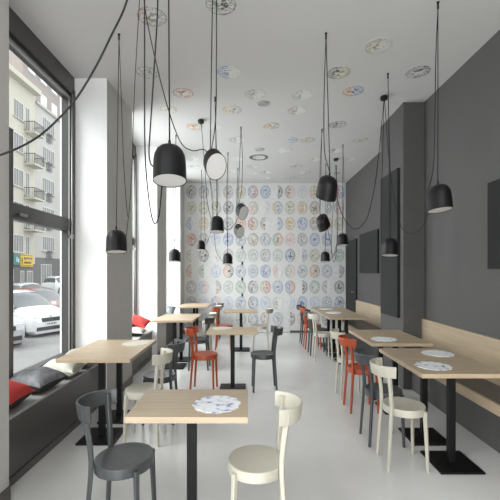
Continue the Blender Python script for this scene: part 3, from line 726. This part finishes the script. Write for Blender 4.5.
# cars
def car(lab, x, y, heading, paint, sz=1.0, plate=True, tall=1.0):
    t = thing('parked_car', lab, 'car', (x, y, -.648), group='parked cars')
    E = SQ @ Matrix.Rotation(heading, 4, 'Z') @ Matrix.Diagonal((sz, sz, sz*tall, 1))
    # stations along the length (front at +x): x, z_low, z_belt, z_roof, half width at belt, half width at roof
    S = [(2.02,.32,.55,.56,.62,.60),(1.97,.20,.66,.68,.76,.70),(1.80,.18,.78,.80,.84,.76),(1.35,.18,.88,.92,.86,.74),(.98,.18,.94,.985,.87,.70),(.45,.18,.96,1.30,.87,.60),(.15,.18,.97,1.42,.87,.58),
         (-.5,.18,.98,1.48,.87,.58),(-1.2,.18,.99,1.44,.87,.57),(-1.6,.18,1.0,1.34,.86,.55),(-1.88,.19,.98,1.02,.83,.66),(-2.0,.24,.80,.82,.78,.70),(-2.03,.34,.60,.61,.7,.66)]
    bm = bmesh.new(); rings = []
    for (sx, zl_, zb, zr, hb, hr) in S:
        half = [(hb*.80, zl_), (hb*.97, zl_+.10), (hb*1.0, (zl_+zb)/2+.05), (hb*.975, zb), (hr+.02, zb+(zr-zb)*.86), (hr*.85, zr), (0, zr+.015)]
        ring = [bm.verts.new((sx, -a, z)) for a, z in half] + [bm.verts.new((sx, a, z)) for a, z in half[-2::-1]]
        rings.append(ring)
    n = len(rings[0])
    for i, (a, b) in enumerate(zip(rings, rings[1:])):
        for k in range(n):
            f = bm.faces.new((a[k], a[(k+1)%n], b[(k+1)%n], b[k])); f.smooth = True
            f.material_index = 0
            if k in (3, n-5) and 4 <= i <= 8: f.material_index = 1      # side glass
            if i in (4, 5) and k in (4, 5, n-7, n-6): f.material_index = 1          # windscreen
            if i == 9 and k in (4, 5, n-7, n-6): f.material_index = 1
    bm.faces.new(rings[0][::-1]); bm.faces.new(rings[-1])
    link('car_body', bm, None, t, xf=E, mats=[paint, M['carg']])
    for wx in (1.28, -1.28):
        for s in (-1, 1):
            w = bmesh.new()
            bm_lathe(w, [(0,-.10),(.20,-.10),(.29,-.10),(.31,-.07),(.31,.07),(.29,.10),(.20,.095),(0,.095)], seg=24)
            X = Matrix.Translation((wx, s*.79, .31)) @ Matrix.Rotation(-s*PI/2, 4, 'X')
            wo = link('wheel', w, M['tyre'], t, xf=E@X)
            w = bmesh.new(); bm_lathe(w, [(0,.115),(.06,.115),(.19,.10),(.20,.09),(0,.09)], seg=20); link('hub_cap', w, M['hub'], wo, xf=E@X)
            w = bmesh.new(); bm_lathe(w, [(.315,.082),(.345,.082),(.345,.108),(.315,.108)], seg=24); link('wheel_arch', w, M['grille'], t, xf=E@X)
    for s in (-1, 1):
        h_ = bmesh.new(); bm_box(h_, 1.80, 1.965, s*.57-.15, s*.57+.15, .60, .73, bev=.03); link('headlight', h_, M['lamp'], t, xf=E)
        h_ = bmesh.new(); bm_box(h_, .72, .86, s*.93-.10, s*.93+.08, .96, 1.08, bev=.03); link('wing_mirror', h_, paint, t, xf=E)
    g_ = bmesh.new(); bm_box(g_, 1.88, 2.035, -.40, .40, .55, .68, bev=.02); link('grille', g_, M['grille'], t, xf=E)
    g_ = bmesh.new(); bm_box(g_, 1.90, 2.035, -.62, .62, .29, .41, bev=.02); link('lower_intake', g_, M['grille'], t, xf=E)
    if plate:
        g_ = bmesh.new(); bm_box(g_, 2.02, 2.05, -.26, .26, .44, .54); pl = link('number_plate', g_, M['signw'], t, xf=E)
        g_ = bmesh.new()
        for k in range(6): bm_box(g_, 2.051, 2.054, -.2+.07*k, -.16+.07*k, .46, .52)
        link('plate_characters', g_, M['ink'], pl, xf=E)
        g_ = bmesh.new(); bm_lathe(g_, [(0,.03),(.05,.03),(.055,0),(0,0)], seg=16); link('badge', g_, M['hub'], t, xf=E@Matrix.Translation((1.96,0,.71))@Matrix.Rotation(R(80),4,'Y'))
HD = math.atan2(-.63, 1.4)
def front(fx, fyy, hd): return (fx-2.0*math.cos(hd)*KX, fyy-2.0*math.sin(hd))
fx_, fy_ = front(-6.22, 15.1, HD-.06)
car('white parked car facing the cafe, seen in full through the lower pane', fx_, fy_, HD-.06, M['carw'])
fx_, fy_ = front(-6.28, 12.3, HD); car('silver parked car corner beside the frame, left of the white car', fx_, fy_, HD, M['cars'])
fx_, fy_ = front(-6.9, 18.3, HD); car('dark red parked car behind the white car', fx_, fy_, HD, M['carr'])
car('dark parked car across the street, behind the white roof', -17.5, 34.5, R(90), M['card'])
car('white parked van-like car across the street, farther right', -16.5, 41.5, R(90), M['carw'], tall=1.15)
car('silver parked car across the street behind the dark red one', -12.5, 27.5, R(80), M['cars'])

# ------------------------------------------------------------------ light
w = bpy.data.worlds.new('overcast sky'); bpy.context.scene.world = w; w.use_nodes = True
nt = w.node_tree; bg = nt.nodes['Background']
tc = nt.nodes.new('ShaderNodeTexCoord'); sp = nt.nodes.new('ShaderNodeSeparateXYZ'); rp = nt.nodes.new('ShaderNodeValToRGB')
nt.links.new(tc.outputs['Generated'], sp.inputs[0]); nt.links.new(sp.outputs[2], rp.inputs[0])
rp.color_ramp.elements[0].color = (.93,.95,.98,1); rp.color_ramp.elements[1].color = (1,1,1,1); rp.color_ramp.elements[1].position = .6
nt.links.new(rp.outputs[0], bg.inputs[0]); bg.inputs[1].default_value = 1.7
def light(name, typ, loc, rot, energy, **kw):
    d = bpy.data.lights.new(name, typ); d.energy = energy
    for k, v in kw.items(): setattr(d, k, v)
    o = bpy.data.objects.new(name, d); C.objects.link(o); o.location = loc; o.rotation_euler = rot; return o
dvec = Vector((.62, .42, -.72)).normalized()
light('added_soft_sun', 'SUN', (-10, -5, 12), dvec.to_track_quat('-Z', 'Y').to_euler(), 3.8, angle=R(45), color=(1,.99,.97))  # soft directional light added under the overcast sky to brighten the interior
# added area fill behind the viewer, standing in for shop front daylight
light('shopfront_fill', 'AREA', (.2, YF+.05, 1.8), (R(90), 0, 0), 130, shape='RECTANGLE', size=3.2, size_y=2.9, color=(1,.99,.98))
# area lights added outside the bays to boost daylight; nearest bay is unseen
for (y0, y1), e in zip((bays[0], bays[2], bays[3]), (120, 80, 85)):
    light('bay_daylight_fill', 'AREA', (-2.30, (y0+y1)/2, 2.0), (0, R(-90), 0), e, shape='RECTANGLE', size=2.7, size_y=(y1-y0)-.2, color=(.97,.985,1))

cam = bpy.data.cameras.new('camera'); co = bpy.data.objects.new('camera', cam); C.objects.link(co)
co.location = (0, 0, EYE); co.rotation_euler = (PI/2, 0, 0)
cam.sensor_width = 36; cam.lens = F/500*36; cam.shift_x = (250-HX)/500; cam.shift_y = (HY-250)/500; cam.clip_start = .05; cam.clip_end = 300
sc = bpy.context.scene; sc.camera = co
sc.view_settings.view_transform = 'Standard'; sc.view_settings.look = 'None'; sc.view_settings.gamma = 1; sc.view_settings.exposure = 0.33
